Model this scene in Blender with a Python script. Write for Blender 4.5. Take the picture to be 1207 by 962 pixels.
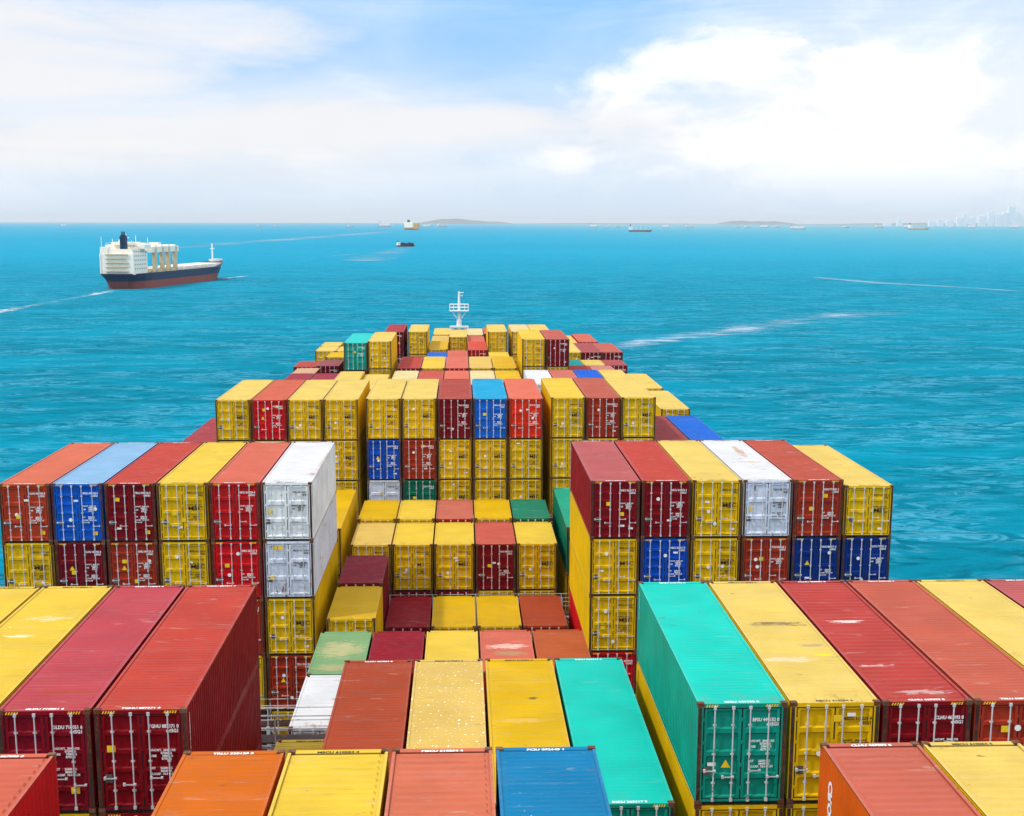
import bpy, bmesh, math, random
from mathutils import Vector, Matrix
rnd = random.Random(7)
sc = bpy.context.scene
for o in list(bpy.data.objects): bpy.data.objects.remove(o)
COL = sc.collection
SEA = 46.0            # camera height above the sea; every deck height below is relative to the eye

# ------------------------------------------------------------ camera
cam = bpy.data.cameras.new('camera'); co = bpy.data.objects.new('camera', cam); COL.objects.link(co)
R0 = (0.99927777, -0.03793339, 0.00223632); R1 = (0.03771109, 0.9827472, -0.18106855); R2 = (0.0046708, 0.18102211, 0.98346794)
co.matrix_world = Matrix(((R0[0], R2[0], -R1[0], 0.52), (R0[1], R2[1], -R1[1], 0), (R0[2], R2[2], -R1[2], SEA), (0, 0, 0, 1)))
cam.sensor_width = 36; cam.lens = 1549.76 / 1207 * 36; cam.shift_y = 0.0549
cam.clip_start = 0.5; cam.clip_end = 120000
sc.camera = co

# ------------------------------------------------------------ light and exposure
SUN_EL, SUN_AZ = math.radians(54), math.radians(-112)      # azimuth from +Y towards +X: the sun stands to port
sun = bpy.data.lights.new('sun', 'SUN'); sun.energy = 2.4; sun.angle = math.radians(1.5); sun.color = (1, 0.955, 0.87)
so = bpy.data.objects.new('sun', sun); COL.objects.link(so); so.location = (-60, 20, 200)
sd = Vector((math.sin(SUN_AZ) * math.cos(SUN_EL), math.cos(SUN_AZ) * math.cos(SUN_EL), math.sin(SUN_EL)))
so.rotation_euler = sd.to_track_quat('Z', 'Y').to_euler()
sc.view_settings.view_transform = 'Standard'; sc.view_settings.look = 'None'
sc.view_settings.exposure = 0.06; sc.view_settings.gamma = 1

class NT:
    """tiny helper for node trees"""
    def __init__(s, nt): s.nt = nt; s.L = nt.links
    def n(s, t, ins=None, **kw):
        nd = s.nt.nodes.new(t)
        for k, v in kw.items(): setattr(nd, k, v)
        for k, v in (ins or {}).items(): s.put(nd.inputs[k], v)
        return nd
    def put(s, sock, v):
        if isinstance(v, bpy.types.NodeSocket): s.L.new(v, sock)
        elif v is not None: sock.default_value = v
    def m(s, op, a, b=None, c=None, clamp=False):
        nd = s.nt.nodes.new('ShaderNodeMath'); nd.operation = op; nd.use_clamp = clamp
        for i, v in enumerate((a, b, c)):
            if v is not None: s.put(nd.inputs[i], v)
        return nd.outputs[0]
    def noise(s, vec, scale, detail=4, rough=.55, dist=0.0):
        nd = s.n('ShaderNodeTexNoise', {'Vector': vec, 'Scale': scale, 'Detail': detail, 'Roughness': rough, 'Distortion': dist}); return nd.outputs['Fac']
    def ramp(s, fac, a, b, ca=0.0, cb=1.0, smooth=True):
        nd = s.n('ShaderNodeMapRange', {'Value': fac, 'From Min': a, 'From Max': b, 'To Min': ca, 'To Max': cb})
        nd.interpolation_type = 'SMOOTHSTEP' if smooth else 'LINEAR'; return nd.outputs['Result']
    def mix(s, fac, a, b, mode='MIX'):
        nd = s.nt.nodes.new('ShaderNodeMix'); nd.data_type = 'RGBA'; nd.blend_type = mode
        s.put(nd.inputs[0], fac)
        for i, v in ((6, a), (7, b)):
            if isinstance(v, tuple) and len(v) == 3: v = (*v, 1)
            s.put(nd.inputs[i], v)
        return nd.outputs[2]
    def vmap(s, vec, scale=(1, 1, 1), loc=(0, 0, 0)):
        nd = s.n('ShaderNodeMapping', {'Vector': vec, 'Scale': scale, 'Location': loc}); return nd.outputs[0]

def lin(c):
    f = lambda u: u / 12.92 if u <= .04045 else ((u + .055) / 1.055) ** 2.4
    return tuple(f(v / 255) for v in c)

# ------------------------------------------------------------ sky: Nishita with clouds
w = bpy.data.worlds.new('World'); sc.world = w; w.use_nodes = True; nt = w.node_tree; nt.nodes.clear(); T = NT(nt)
sky = T.n('ShaderNodeTexSky', sky_type='NISHITA'); sky.sun_disc = False; sky.sun_elevation = SUN_EL; sky.sun_rotation = SUN_AZ
sky.air_density = 1.0; sky.dust_density = 1.0; sky.ozone_density = 2.0
tc = T.n('ShaderNodeTexCoord').outputs['Generated']
sep = T.n('ShaderNodeSeparateXYZ', {0: tc}); dx, dy, dz = sep.outputs
az = T.m('ARCTAN2', dx, dy); el = T.m('ARCSINE', dz)                                # radians
nv = T.n('ShaderNodeCombineXYZ', {0: T.m('MULTIPLY', az, 1.0), 1: T.m('MULTIPLY', el, 1.9), 2: 0.3}).outputs[0]
n1 = T.noise(nv, 11, 6, .55, .4); n2 = T.noise(nv, 38, 5, .6, .2)
nflat = T.n('ShaderNodeCombineXYZ', {0: T.m('MULTIPLY', az, 1.0), 1: T.m('MULTIPLY', el, 5.0), 2: 1.7}).outputs[0]
n3 = T.noise(nflat, 7, 6, .6, .5)
wob = T.m('ADD', T.m('MULTIPLY', T.m('SUBTRACT', n1, .5), 1.0), T.m('MULTIPLY', T.m('SUBTRACT', n2, .5), .45))
def blob(a, e, ra, re, amp=1.0, k=1.3):
    qa = T.m('DIVIDE', T.m('SUBTRACT', az, a), ra); qe = T.m('DIVIDE', T.m('SUBTRACT', el, e), re)
    r2 = T.m('ADD', T.m('MULTIPLY', qa, qa), T.m('MULTIPLY', qe, qe))
    return T.m('MULTIPLY', T.m('SUBTRACT', 1.0, r2), amp)
D = math.radians
cum = None                                                                        # heaped clouds to starboard
for b in ((D(14), D(5.4), D(7.6), D(2.9)), (D(19), D(4.8), D(6.5), D(2.8)), (D(7.6), D(4.2), D(5.0), D(2.3)), (D(25), D(4.9), D(9), D(3.6)), (D(10.5), D(2.9), D(9), D(1.5))):
    v = blob(*b); cum = v if cum is None else T.m('MAXIMUM', cum, v)
cumm = T.m('MULTIPLY', T.ramp(T.m('ADD', cum, T.m('MULTIPLY', wob, 2.2)), -.45, .95), .96)
ban = None                                                                        # flat bands to port
for b in ((D(-18), D(7.4), D(13), D(1.9)), (D(-12), D(3.5), D(17), D(1.9)), (D(-1), D(3.9), D(10), D(1.3)), (D(-20), D(5.6), D(12), D(1.2)), (D(-36), D(5), D(10), D(4))):
    v = blob(*b); ban = v if ban is None else T.m('MAXIMUM', ban, v)
banm = T.m('MULTIPLY', T.ramp(T.m('ADD', ban, T.m('MULTIPLY', T.m('SUBTRACT', n3, .5), 2.2)), -.9, 1.1), .92)
hi = T.m('MULTIPLY', T.ramp(n3, .36, .60), T.ramp(el, D(8.5), D(16)))                # the rest of the vault
veil = T.m('ADD', T.ramp(T.noise(nflat, 3.5, 4, .6, .8), .3, .7, 0.08, .45), T.ramp(az, D(6), D(15), 0, .35))
veil = T.m('ADD', veil, T.ramp(el, D(7.2), D(4.6), 0, .55))
veil = T.m('MULTIPLY', veil, T.ramp(T.m('ABSOLUTE', T.m('SUBTRACT', az, D(2))), D(0), D(9), .55, 1.0))
mask = T.m('MAXIMUM', T.m('MAXIMUM', cumm, banm), T.m('MAXIMUM', T.m('MULTIPLY', hi, .9), veil), clamp=True)
shade = T.mix(T.ramp(n1, .38, .60), (0.87, .92, .99), (1.12, 1.10, 1.10))
ccol = T.mix(banm, shade, (.93, .905, .905))
hz = T.ramp(el, D(0), D(3.2), 1.0, 0.0)
low = T.mix(T.ramp(el, D(0.5), D(8.5)), lin((208, 230, 250)), lin((125, 196, 255)))
skyN = T.mix(1.0, sky.outputs[0], (.13, .13, .13), 'MULTIPLY')
base = T.mix(T.ramp(el, D(9), D(30), .94, .25), skyN, low)
allc = T.mix(mask, base, ccol)
allc = T.mix(T.m('MULTIPLY', hz, .82), allc, lin((207, 228, 250)))
allc = T.mix(1.0, allc, T.mix(T.ramp(el, D(10), D(35)), (1, 1, 1), (1.75, 1.68, 1.62)), 'MULTIPLY')  # sky above the view brightened to lift the shaded door faces
bg = T.n('ShaderNodeBackground', {'Color': allc, 'Strength': 1.0})
T.L.new(bg.outputs[0], T.n('ShaderNodeOutputWorld').inputs[0])

# ------------------------------------------------------------ object helpers
def tag(o, label=None, cat=None, group=None, kind=None):
    if label: o['label'] = label
    if cat: o['category'] = cat
    if group: o['group'] = group
    if kind: o['kind'] = kind
    return o
def empty(name, loc, rz=0.0):
    o = bpy.data.objects.new(name, None); COL.objects.link(o); o.location = loc; o.rotation_euler = (0, 0, rz); o.empty_display_size = .5
    return o
class MB:
    """collects faces for one mesh"""
    def __init__(s): s.v = []; s.f = []; s.mi = []
    def face(s, pts, mi=0):
        i = len(s.v); s.v += [tuple(p) for p in pts]; s.f.append(tuple(range(i, i + len(pts)))); s.mi.append(mi)
    def box(s, x0, x1, y0, y1, z0, z1, mi=0):
        i = len(s.v)
        s.v += [(x0, y0, z0), (x1, y0, z0), (x1, y1, z0), (x0, y1, z0), (x0, y0, z1), (x1, y0, z1), (x1, y1, z1), (x0, y1, z1)]
        for q in ((0, 3, 2, 1), (4, 5, 6, 7), (0, 1, 5, 4), (1, 2, 6, 5), (2, 3, 7, 6), (3, 0, 4, 7)):
            s.f.append(tuple(i + k for k in q)); s.mi.append(mi)
    def bar(s, a, b, r=.03, n=6, mi=0, r2=None):
        a = Vector(a); b = Vector(b); d = (b - a).normalized(); u = d.orthogonal().normalized(); w_ = d.cross(u); i = len(s.v); r2 = r if r2 is None else r2
        for P, rr in ((a, r), (b, r2)):
            for k in range(n):
                t = 2 * math.pi * k / n; s.v.append(tuple(P + (u * math.cos(t) + w_ * math.sin(t)) * rr))
        for k in range(n): s.f.append((i + k, i + (k + 1) % n, i + n + (k + 1) % n, i + n + k)); s.mi.append(mi)
        s.f.append(tuple(i + k for k in reversed(range(n)))); s.mi.append(mi)
        s.f.append(tuple(i + n + k for k in range(n))); s.mi.append(mi)
    def grid(s, rows, mi=0, flip=False):
        """rows of equal length vertex lists -> quads"""
        i = len(s.v); m = len(rows[0])
        for r in rows: s.v += [tuple(p) for p in r]
        for a in range(len(rows) - 1):
            for b in range(m - 1):
                q = (i + a * m + b, i + a * m + b + 1, i + (a + 1) * m + b + 1, i + (a + 1) * m + b)
                s.f.append(tuple(reversed(q)) if flip else q); s.mi.append(mi)
    def mesh(s, name, mats):
        me = bpy.data.meshes.new(name); me.from_pydata(s.v, [], s.f); me.update()
        for m in mats: me.materials.append(m)
        for p, k in zip(me.polygons, s.mi): p.material_index = k
        return me
    def build(s, name, mats, parent=None, loc=(0, 0, 0), rz=0.0):
        mats = mats if isinstance(mats, (list, tuple)) else [mats]
        o = bpy.data.objects.new(name, s.mesh(name, mats)); COL.objects.link(o); o.location = loc; o.rotation_euler = (0, 0, rz)
        if parent: o.parent = parent
        return o
def inst(name, me, parent, loc=(0, 0, 0), mats=None, rot=(0, 0, 0)):
    o = bpy.data.objects.new(name, me); COL.objects.link(o); o.parent = parent; o.location = loc; o.rotation_euler = rot
    if mats:
        for i, m in enumerate(mats): o.material_slots[i].link = 'OBJECT'; o.material_slots[i].material = m
    return o

def mat(name, color, rough=.5, metal=0.0, vary=.12, rust=0.0, bump=0.0, scale=1.0, spec=.15):
    m = bpy.data.materials.new(name); m.use_nodes = True; T = NT(m.node_tree); b = m.node_tree.nodes['Principled BSDF']
    tc = T.n('ShaderNodeTexCoord').outputs['Object']; r = T.n('ShaderNodeObjectInfo').outputs['Random']
    off = T.n('ShaderNodeCombineXYZ', {0: T.m('MULTIPLY', r, 37), 1: T.m('MULTIPLY', r, 91), 2: T.m('MULTIPLY', r, 17)}).outputs[0]
    v = T.n('ShaderNodeVectorMath', {0: tc, 1: off}).outputs[0]
    n = T.noise(v, 1.3 * scale, 5, .65)
    c = T.mix(T.ramp(n, .3, .7), tuple(x * (1 - vary) for x in color), tuple(min(.95, x * (1 + vary)) for x in color))
    if rust: c = T.mix(T.ramp(T.noise(v, 3.1 * scale, 6, .7), .66 - rust * .25, .74 - rust * .2), c, (.13, .045, .018))
    T.put(b.inputs['Base Color'], c); b.inputs['Roughness'].default_value = rough; b.inputs['Metallic'].default_value = metal
    b.inputs['Specular IOR Level'].default_value = spec
    if bump:
        bp = T.n('ShaderNodeBump', {'Height': T.noise(v, 9 * scale, 4, .6), 'Strength': bump, 'Distance': .02}); T.put(b.inputs['Normal'], bp.outputs[0])
    return m

PAINT = {}
def paint(rgb, kind='body', k=1.0, flecks=0.0, rust=.35, wear=1.0, marks=()):
    """weathered container paint; kind 'roof' has chalky scuffs lying across it, 'body' has streaks running down"""
    key = (rgb, kind, k, flecks, rust, wear, marks)
    if key in PAINT: return PAINT[key]
    a = tuple(min(.86, max(.004, x * k)) for x in lin(rgb))
    if kind == 'roof' and a[0] > a[1] * 1.6: a = (a[0] * .97, a[1] * .94, a[2] * .78)
    m = bpy.data.materials.new('paint_' + kind); m.use_nodes = True; T = NT(m.node_tree); b = m.node_tree.nodes['Principled BSDF']
    tc = T.n('ShaderNodeTexCoord').outputs['Object']; r = T.n('ShaderNodeObjectInfo').outputs['Random']
    off = T.n('ShaderNodeCombineXYZ', {0: T.m('MULTIPLY', r, 53), 1: T.m('MULTIPLY', r, 131), 2: T.m('MULTIPLY', r, 29)}).outputs[0]
    v = T.n('ShaderNodeVectorMath', {0: tc, 1: off}).outputs[0]
    gray = sum(a) / 3
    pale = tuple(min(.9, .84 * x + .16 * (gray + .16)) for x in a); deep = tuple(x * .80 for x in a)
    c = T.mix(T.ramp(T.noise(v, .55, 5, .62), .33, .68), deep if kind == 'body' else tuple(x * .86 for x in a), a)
    if kind == 'roof':
        c = T.mix(T.m('MULTIPLY', T.ramp(T.noise(T.vmap(v, (.35, 1.6, 1)), 1.0, 6, .7), .5, .8), .5 * wear), c, pale)
        sc1 = T.ramp(T.noise(T.vmap(v, (.55, 3.6, 1)), 1.15, 4, .7, .6), .61, .70)
        c = T.mix(T.m('MULTIPLY', sc1, .50 * wear), c, tuple(.35 * x + .65 * g for x, g in zip(a, (.42, .36, .30))))
        ru = T.ramp(T.noise(T.vmap(v, (.8, 2.6, 1)), 1.4, 6, .72, .4), .70 - .07 * rust, .75 - .07 * rust)
        c = T.mix(T.m('MULTIPLY', ru, .8), c, (.16, .07, .03))
        sq = T.n('ShaderNodeSeparateXYZ', {0: tc}).outputs
        for (mx_, my_, rx_, ry_, mc_, am_) in marks:
            qa = T.m('DIVIDE', T.m('SUBTRACT', sq[0], mx_), rx_); qb = T.m('DIVIDE', T.m('SUBTRACT', sq[1], my_), ry_)
            rr_ = T.m('SUBTRACT', 1.0, T.m('ADD', T.m('MULTIPLY', qa, qa), T.m('MULTIPLY', qb, qb)))
            rr_ = T.m('ADD', rr_, T.m('MULTIPLY', T.m('SUBTRACT', T.noise(T.vmap(v, (1.8, 9, 1)), 1.0, 6, .75, .5), .5), 6.0))
            c = T.mix(T.m('MULTIPLY', T.ramp(rr_, .2, .8), am_), c, mc_)
        # salt and worn rim along the edges
        sp = T.n('ShaderNodeSeparateXYZ', {0: tc}).outputs; ed = T.ramp(T.m('ABSOLUTE', sp[0]), 1.10, 1.21)
        ed = T.m('MULTIPLY', ed, T.ramp(T.noise(v, 4.5, 5, .7), .38, .62, .15, .75))
        c = T.mix(ed, c, pale)
        ln = T.ramp(T.noise(T.vmap(v, (.45, 7.5, 1), (3, 3, 3)), 1.0, 5, .7, .3), .56, .70)
        c = T.mix(T.m('MULTIPLY', ln, .34 * wear), c, tuple(x * .45 + .02 for x in a))
        en = T.m('MULTIPLY', T.ramp(sp[1], 1.3, .1), T.ramp(T.noise(T.vmap(v, (2.5, 1.2, 1)), 1.3, 5, .75), .50, .66))
        c = T.mix(T.m('MULTIPLY', en, .6 * wear), c, (.20, .11, .06))
        if flecks:
            fl = T.ramp(T.noise(T.vmap(v, (1.2, .9, 1)), 7.5, 3, .6, .1), .71 - .075 * flecks, .75 - .075 * flecks); c = T.mix(T.m('MULTIPLY', fl, min(1, flecks + .3)), c, (.85, .83, .76))
    else:
        st = T.ramp(T.noise(T.vmap(v, (3.2, 3.2, .22)), 1.0, 5, .7), .55, .78); c = T.mix(T.m('MULTIPLY', st, .35 * wear), c, deep)
        ru = T.ramp(T.noise(T.vmap(v, (2.4, 2.4, .9)), 1.0, 6, .75, .3), .70 - .07 * rust, .745 - .07 * rust)
        c = T.mix(T.m('MULTIPLY', ru, .85 if rust > .3 else .5), c, (.15, .055, .022))
    T.put(b.inputs['Base Color'], c)
    T.put(b.inputs['Roughness'], T.ramp(T.noise(v, 2.2, 4, .6), .3, .7, .42, .62))
    b.inputs['Specular IOR Level'].default_value = .05 if kind == 'roof' else .12
    bp = T.n('ShaderNodeBump', {'Height': T.noise(T.vmap(v, (1, .6, 1)), 2.2, 3, .5), 'Strength': .5, 'Distance': .03}); T.put(b.inputs['Normal'], bp.outputs[0])
    PAINT[key] = m; return m

M_GALV = mat('galvanised_steel', (.62, .63, .64), .45, .25, .15, .25)
M_CAST = mat('rusty_casting', (.16, .09, .055), .7, .2, .3, .9)
M_GASK = mat('rubber_gasket', (.012, .012, .013), .8)
M_POST = mat('grimy_post', (.045, .03, .022), .7, 0, .35, .6)
M_STEEL = mat('dark_deck_steel', (.06, .035, .03), .6, .1, .3, .4)
M_WHITE = mat('white_paint', (.80, .80, .79), .45, 0, .05)
M_DARKM = mat('dark_marking', (.045, .035, .02), .6)
M_YELS = mat('yellow_sticker', (.80, .55, .02), .5, 0, .06)
M_DATA = mat('data_plate', (.16, .15, .13), .4, .5, .3)
M_GREY = mat('grey_paint', (.45, .46, .47), .5, 0, .1, .2)
M_RAIL = mat('bridge_paint', (.50, .50, .52), .5, 0, .15, .5)

# ------------------------------------------------------------ container meshes
W2 = 1.219
def corr_x(y0, y1, n, x, depth, z0, z1):
    """corrugated wall standing in the YZ plane"""
    prof = []; p = (y1 - y0) / n
    for i in range(n):
        y = y0 + i * p
        prof += [(y, 0), (y + p * .30, 0), (y + p * .5, 1), (y + p * .80, 1)]
    prof.append((y1, 0))
    return [[(x + d * depth, y, z0) for y, d in prof], [(x + d * depth, y, z1) for y, d in prof]]
def body_mesh(L, h):
    b = MB(); c = .16; xi = W2 - .012
    for sx in (-1, 1):
        for (ya, yb) in ((.008, .13), (L - .13, L - .008)):
            b.box(min(sx * xi, sx * (xi - .15)), max(sx * xi, sx * (xi - .15)), ya, yb, .118, h - .118)
        b.box(min(sx * xi, sx * (xi - .06)), max(sx * xi, sx * (xi - .06)), .13, L - .13, h - .10, h - .022)
        b.box(min(sx * xi, sx * (xi - .05)), max(sx * xi, sx * (xi - .05)), .13, L - .13, .02, .17)
        n = int(round((L - .3) / .278))
        rows = corr_x(.13, L - .13, n, sx * (xi - .004), -sx * .036, .17, h - .10)
        b.grid(rows, flip=(sx > 0))
    # far end wall, door header, sill, floor
    n = 8; rows = []; prof = []; p = (2 * W2 - .34) / n
    for i in range(n):
        x = -W2 + .17 + i * p; prof += [(x, 0), (x + p * .3, 0), (x + p * .5, 1), (x + p * .8, 1)]
    prof.append((W2 - .17, 0))
    b.grid([[(x, L - .03 - d * .04, .15) for x, d in prof], [(x, L - .03 - d * .04, h - .12) for x, d in prof]], flip=True)
    b.box(-W2 + .17, W2 - .17, L - .11, L - .012, h - .12, h - .025); b.box(-W2 + .17, W2 - .17, L - .11, L - .012, .02, .15)
    b.box(-W2 + .17, W2 - .17, .012, .11, h - .135, h - .025); b.box(-W2 + .17, W2 - .17, .012, .11, .02, .14)
    b.box(-W2 + .06, W2 - .06, .1, L - .1, .10, .14)
    b.box(-W2 + .171, W2 - .171, .004, .0118, .025, .085, 1)        # grimy sill
    za, zb = .142, h - .137                                        # rubber gasket round the two leaves
    for xa, xb in ((-W2 + .162, -W2 + .196), (-.016, .016), (W2 - .196, W2 - .162)): b.box(xa, xb, .024, .05, za, zb, 1)
    for sx in (-1, 1): b.box(min(sx * (W2 - .020), sx * (W2 - .120)), max(sx * (W2 - .020), sx * (W2 - .120)), .002, .009, .13, h - .13, 2)   # dirty post face
    for z_ in (za, zb - .028): b.box(-W2 + .196, W2 - .196, .0245, .05, z_, z_ + .028, 1)
    b.box(-W2 + .165, W2 - .165, .085, .105, .14, h - .135, 1)      # dark gasket plane behind the doors
    return b.mesh('container_body', [M_GREY, M_GASK, M_POST])
def roof_mesh(L, h, depth, n):
    b = MB(); z = h - .024
    b.box(-W2 + .19, W2 - .19, .03, .22, z - .02, z + .004); b.box(-W2 + .19, W2 - .19, L - .22, L - .03, z - .02, z + .004)
    b.box(-W2 + .012, -W2 + .09, .19, L - .19, z - .02, z + .006); b.box(W2 - .09, W2 - .012, .19, L - .19, z - .02, z + .006)
    ya, yb = .22, L - .22; p = (yb - ya) / n; prof = []
    for i in range(n):
        y = ya + i * p; prof += [(y, 0), (y + p * .22, 0), (y + p * .42, 1), (y + p * .72, 1)]
    prof.append((yb, 0)); rows = []
    for x, e in ((-W2 + .09, 0), (-W2 + .17, 0), (-W2 + .22, 1), (W2 - .22, 1), (W2 - .17, 0), (W2 - .09, 0)):
        rows.append([(x, y, z - .001 - (depth if not e else depth * (1 - d))) for y, d in prof])
    b.grid(rows, flip=True)
    return b.mesh('container_roof', [M_GREY])
def casting_mesh():
    b = MB(); b.box(-.089, .089, -.081, .081, -.059, .059)
    me = b.mesh('corner_casting', [M_CAST]); return me
def door_mesh(h, ribs, wide=1.035):
    """one leaf, hinge on the left at x=0; ribs: number of horizontal recesses"""
    b = MB(); z0, z1 = .15, h - .15; wI = .09
    b.box(0, wI, .03, .075, z0, z1); b.box(wide - wI, wide, .03, .075, z0, z1)
    rows = []; prof = [(z0, 0)]; H = z1 - z0; p = H / ribs
    for i in range(ribs):
        a = z0 + i * p
        prof += [(a + p * .10, 0), (a + p * .16, 1), (a + p * .84, 1), (a + p * .90, 0)]
    prof.append((z1, 0))
    for x, e in ((wI, 0), (wI + .03, 1), (wide - wI - .03, 1), (wide - wI, 0)):
        rows.append([(x, .030 + .052 * (d if e else 0), z) for z, d in prof])
    b.grid(rows, flip=False)
    for k in range(4):                                          # hinges
        zz = z0 + H * (k + .5) / 4; b.box(-.035, .03, .018, .045, zz - .05, zz + .05)
    me = b.mesh('door', [M_GREY]); return me
def rod_mesh(h):
    b = MB(); b.bar((0, -.002, .10), (0, -.002, h - .10), .021, 6)
    for z in (.13, h - .13): b.box(-.04, .04, -.02, .03, z - .045, z + .045)
    for z in (.62, h * .5, h - .62): b.box(-.05, .05, .0, .032, z - .025, z + .025)
    return b.mesh('locking_rod', [M_GALV])
def handle_mesh():
    b = MB(); b.box(-.30, .02, -.035, -.02, -.014, .014); b.box(-.31, -.25, -.04, .03, -.04, .04); b.box(-.03, .03, -.03, .02, -.03, .03)
    return b.mesh('handle', [M_GALV])
def stripes_mesh():
    b = MB()
    for i in range(5):
        x = i * .07; b.face([(x, 0, 0), (x + .035, 0, 0), (x + .07, 0, .075), (x + .035, 0, .075)])
    return b.mesh('hazard_stripes', [M_YELS])
def dot_mesh(n, r, ry=None):
    b = MB(); ry = ry or r; k = math.pi / n if n == 4 else 0
    P = [(r * math.cos(k + 2 * math.pi * i / n), 0, ry * math.sin(k + 2 * math.pi * i / n)) for i in range(n)]
    b.face(P); Q = [(x, .006, z) for x, y, z in P]
    for i in range(n): b.face([P[i], P[i - 1], Q[i - 1], Q[i]])
    return b
SQ = dot_mesh(4, .16, .13).mesh('sticker', [M_YELS]); RND = dot_mesh(12, .09).mesh('sticker', [M_WHITE]); PLT = dot_mesh(4, .13, .17).mesh('data_plate', [M_DATA])
tb = MB(); tb.face([(-.13, 0, -.1), (.13, 0, -.1), (0, 0, .13)]); TRI = tb.mesh('warning_sticker', [M_YELS])
WSQ = dot_mesh(4, .16, .07).mesh('sticker', [M_WHITE])
def text_mesh(s, size, bold=.004, align='LEFT', sx=1.0, shear=0.0, sp=1.0):
    cu = bpy.data.curves.new('txt', 'FONT'); cu.body = s; cu.size = size; cu.align_x = align; cu.offset = bold; cu.space_line = sp; cu.shear = shear; cu.resolution_u = 2
    ob = bpy.data.objects.new('txt', cu); COL.objects.link(ob); bpy.context.view_layer.update()
    dg = bpy.context.evaluated_depsgraph_get(); me = bpy.data.meshes.new_from_object(ob.evaluated_get(dg))
    bpy.data.objects.remove(ob); me.name = 'marking'; me.materials.clear(); me.materials.append(M_WHITE)
    if sx != 1.0:
        for v in me.vertices: v.co.x *= sx
    return me
IDS = ['TGHU 887371 0', 'BFSU 449152 0', 'MSCU 610254 4', 'GLDU 710051 6', 'TRLU 538120 3', 'FCIU 892645 1', 'CLHU 467093 8', 'INKU 263317 5']
TXT = []
for s in IDS:
    a = text_mesh(s + '\n45G1', .135, .005, 'RIGHT', .86, 0, .95)
    TXT.append((a, text_mesh(s, .15, .007, 'CENTER', 1.0), text_mesh('\n'.join(s.replace(' ', '')), .13, .006, 'CENTER', 1.0, 0, .72)))
T_DATA = [text_mesh('MAX.WT.  30480 KG\n              67200 LB\nTARE       3980 KG\n               8770 LB', .085, .004, 'LEFT', .9, 0, .95),
          text_mesh('NET      26500 KG\n             58420 LB\nCU.CAP.  76.4 CU.M', .085, .004, 'LEFT', .9, 0, .95)]
T_LOGO = text_mesh('MSC', .30, .002, 'CENTER', 1.25)
T_SIDE = text_mesh('CRONOS', .42, .022, 'LEFT', 1.0, .2)
# text running down the port side: glyph x -> down, glyph y -> forward, face -> outboard
SIDE_ROT = Matrix(((0, 0, -1), (0, 1, 0), (1, 0, 0))).transposed().to_euler()
MESH = {}
def get(kind, *a):
    k = (kind,) + a
    if k not in MESH:
        MESH[k] = {'body': lambda: body_mesh(*a), 'roof': lambda: roof_mesh(*a), 'door': lambda: door_mesh(*a), 'rod': lambda: rod_mesh(*a),
                   'cast': lambda: casting_mesh(), 'handle': lambda: handle_mesh(), 'str': lambda: stripes_mesh()}[kind]()
    return MESH[k]

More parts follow.
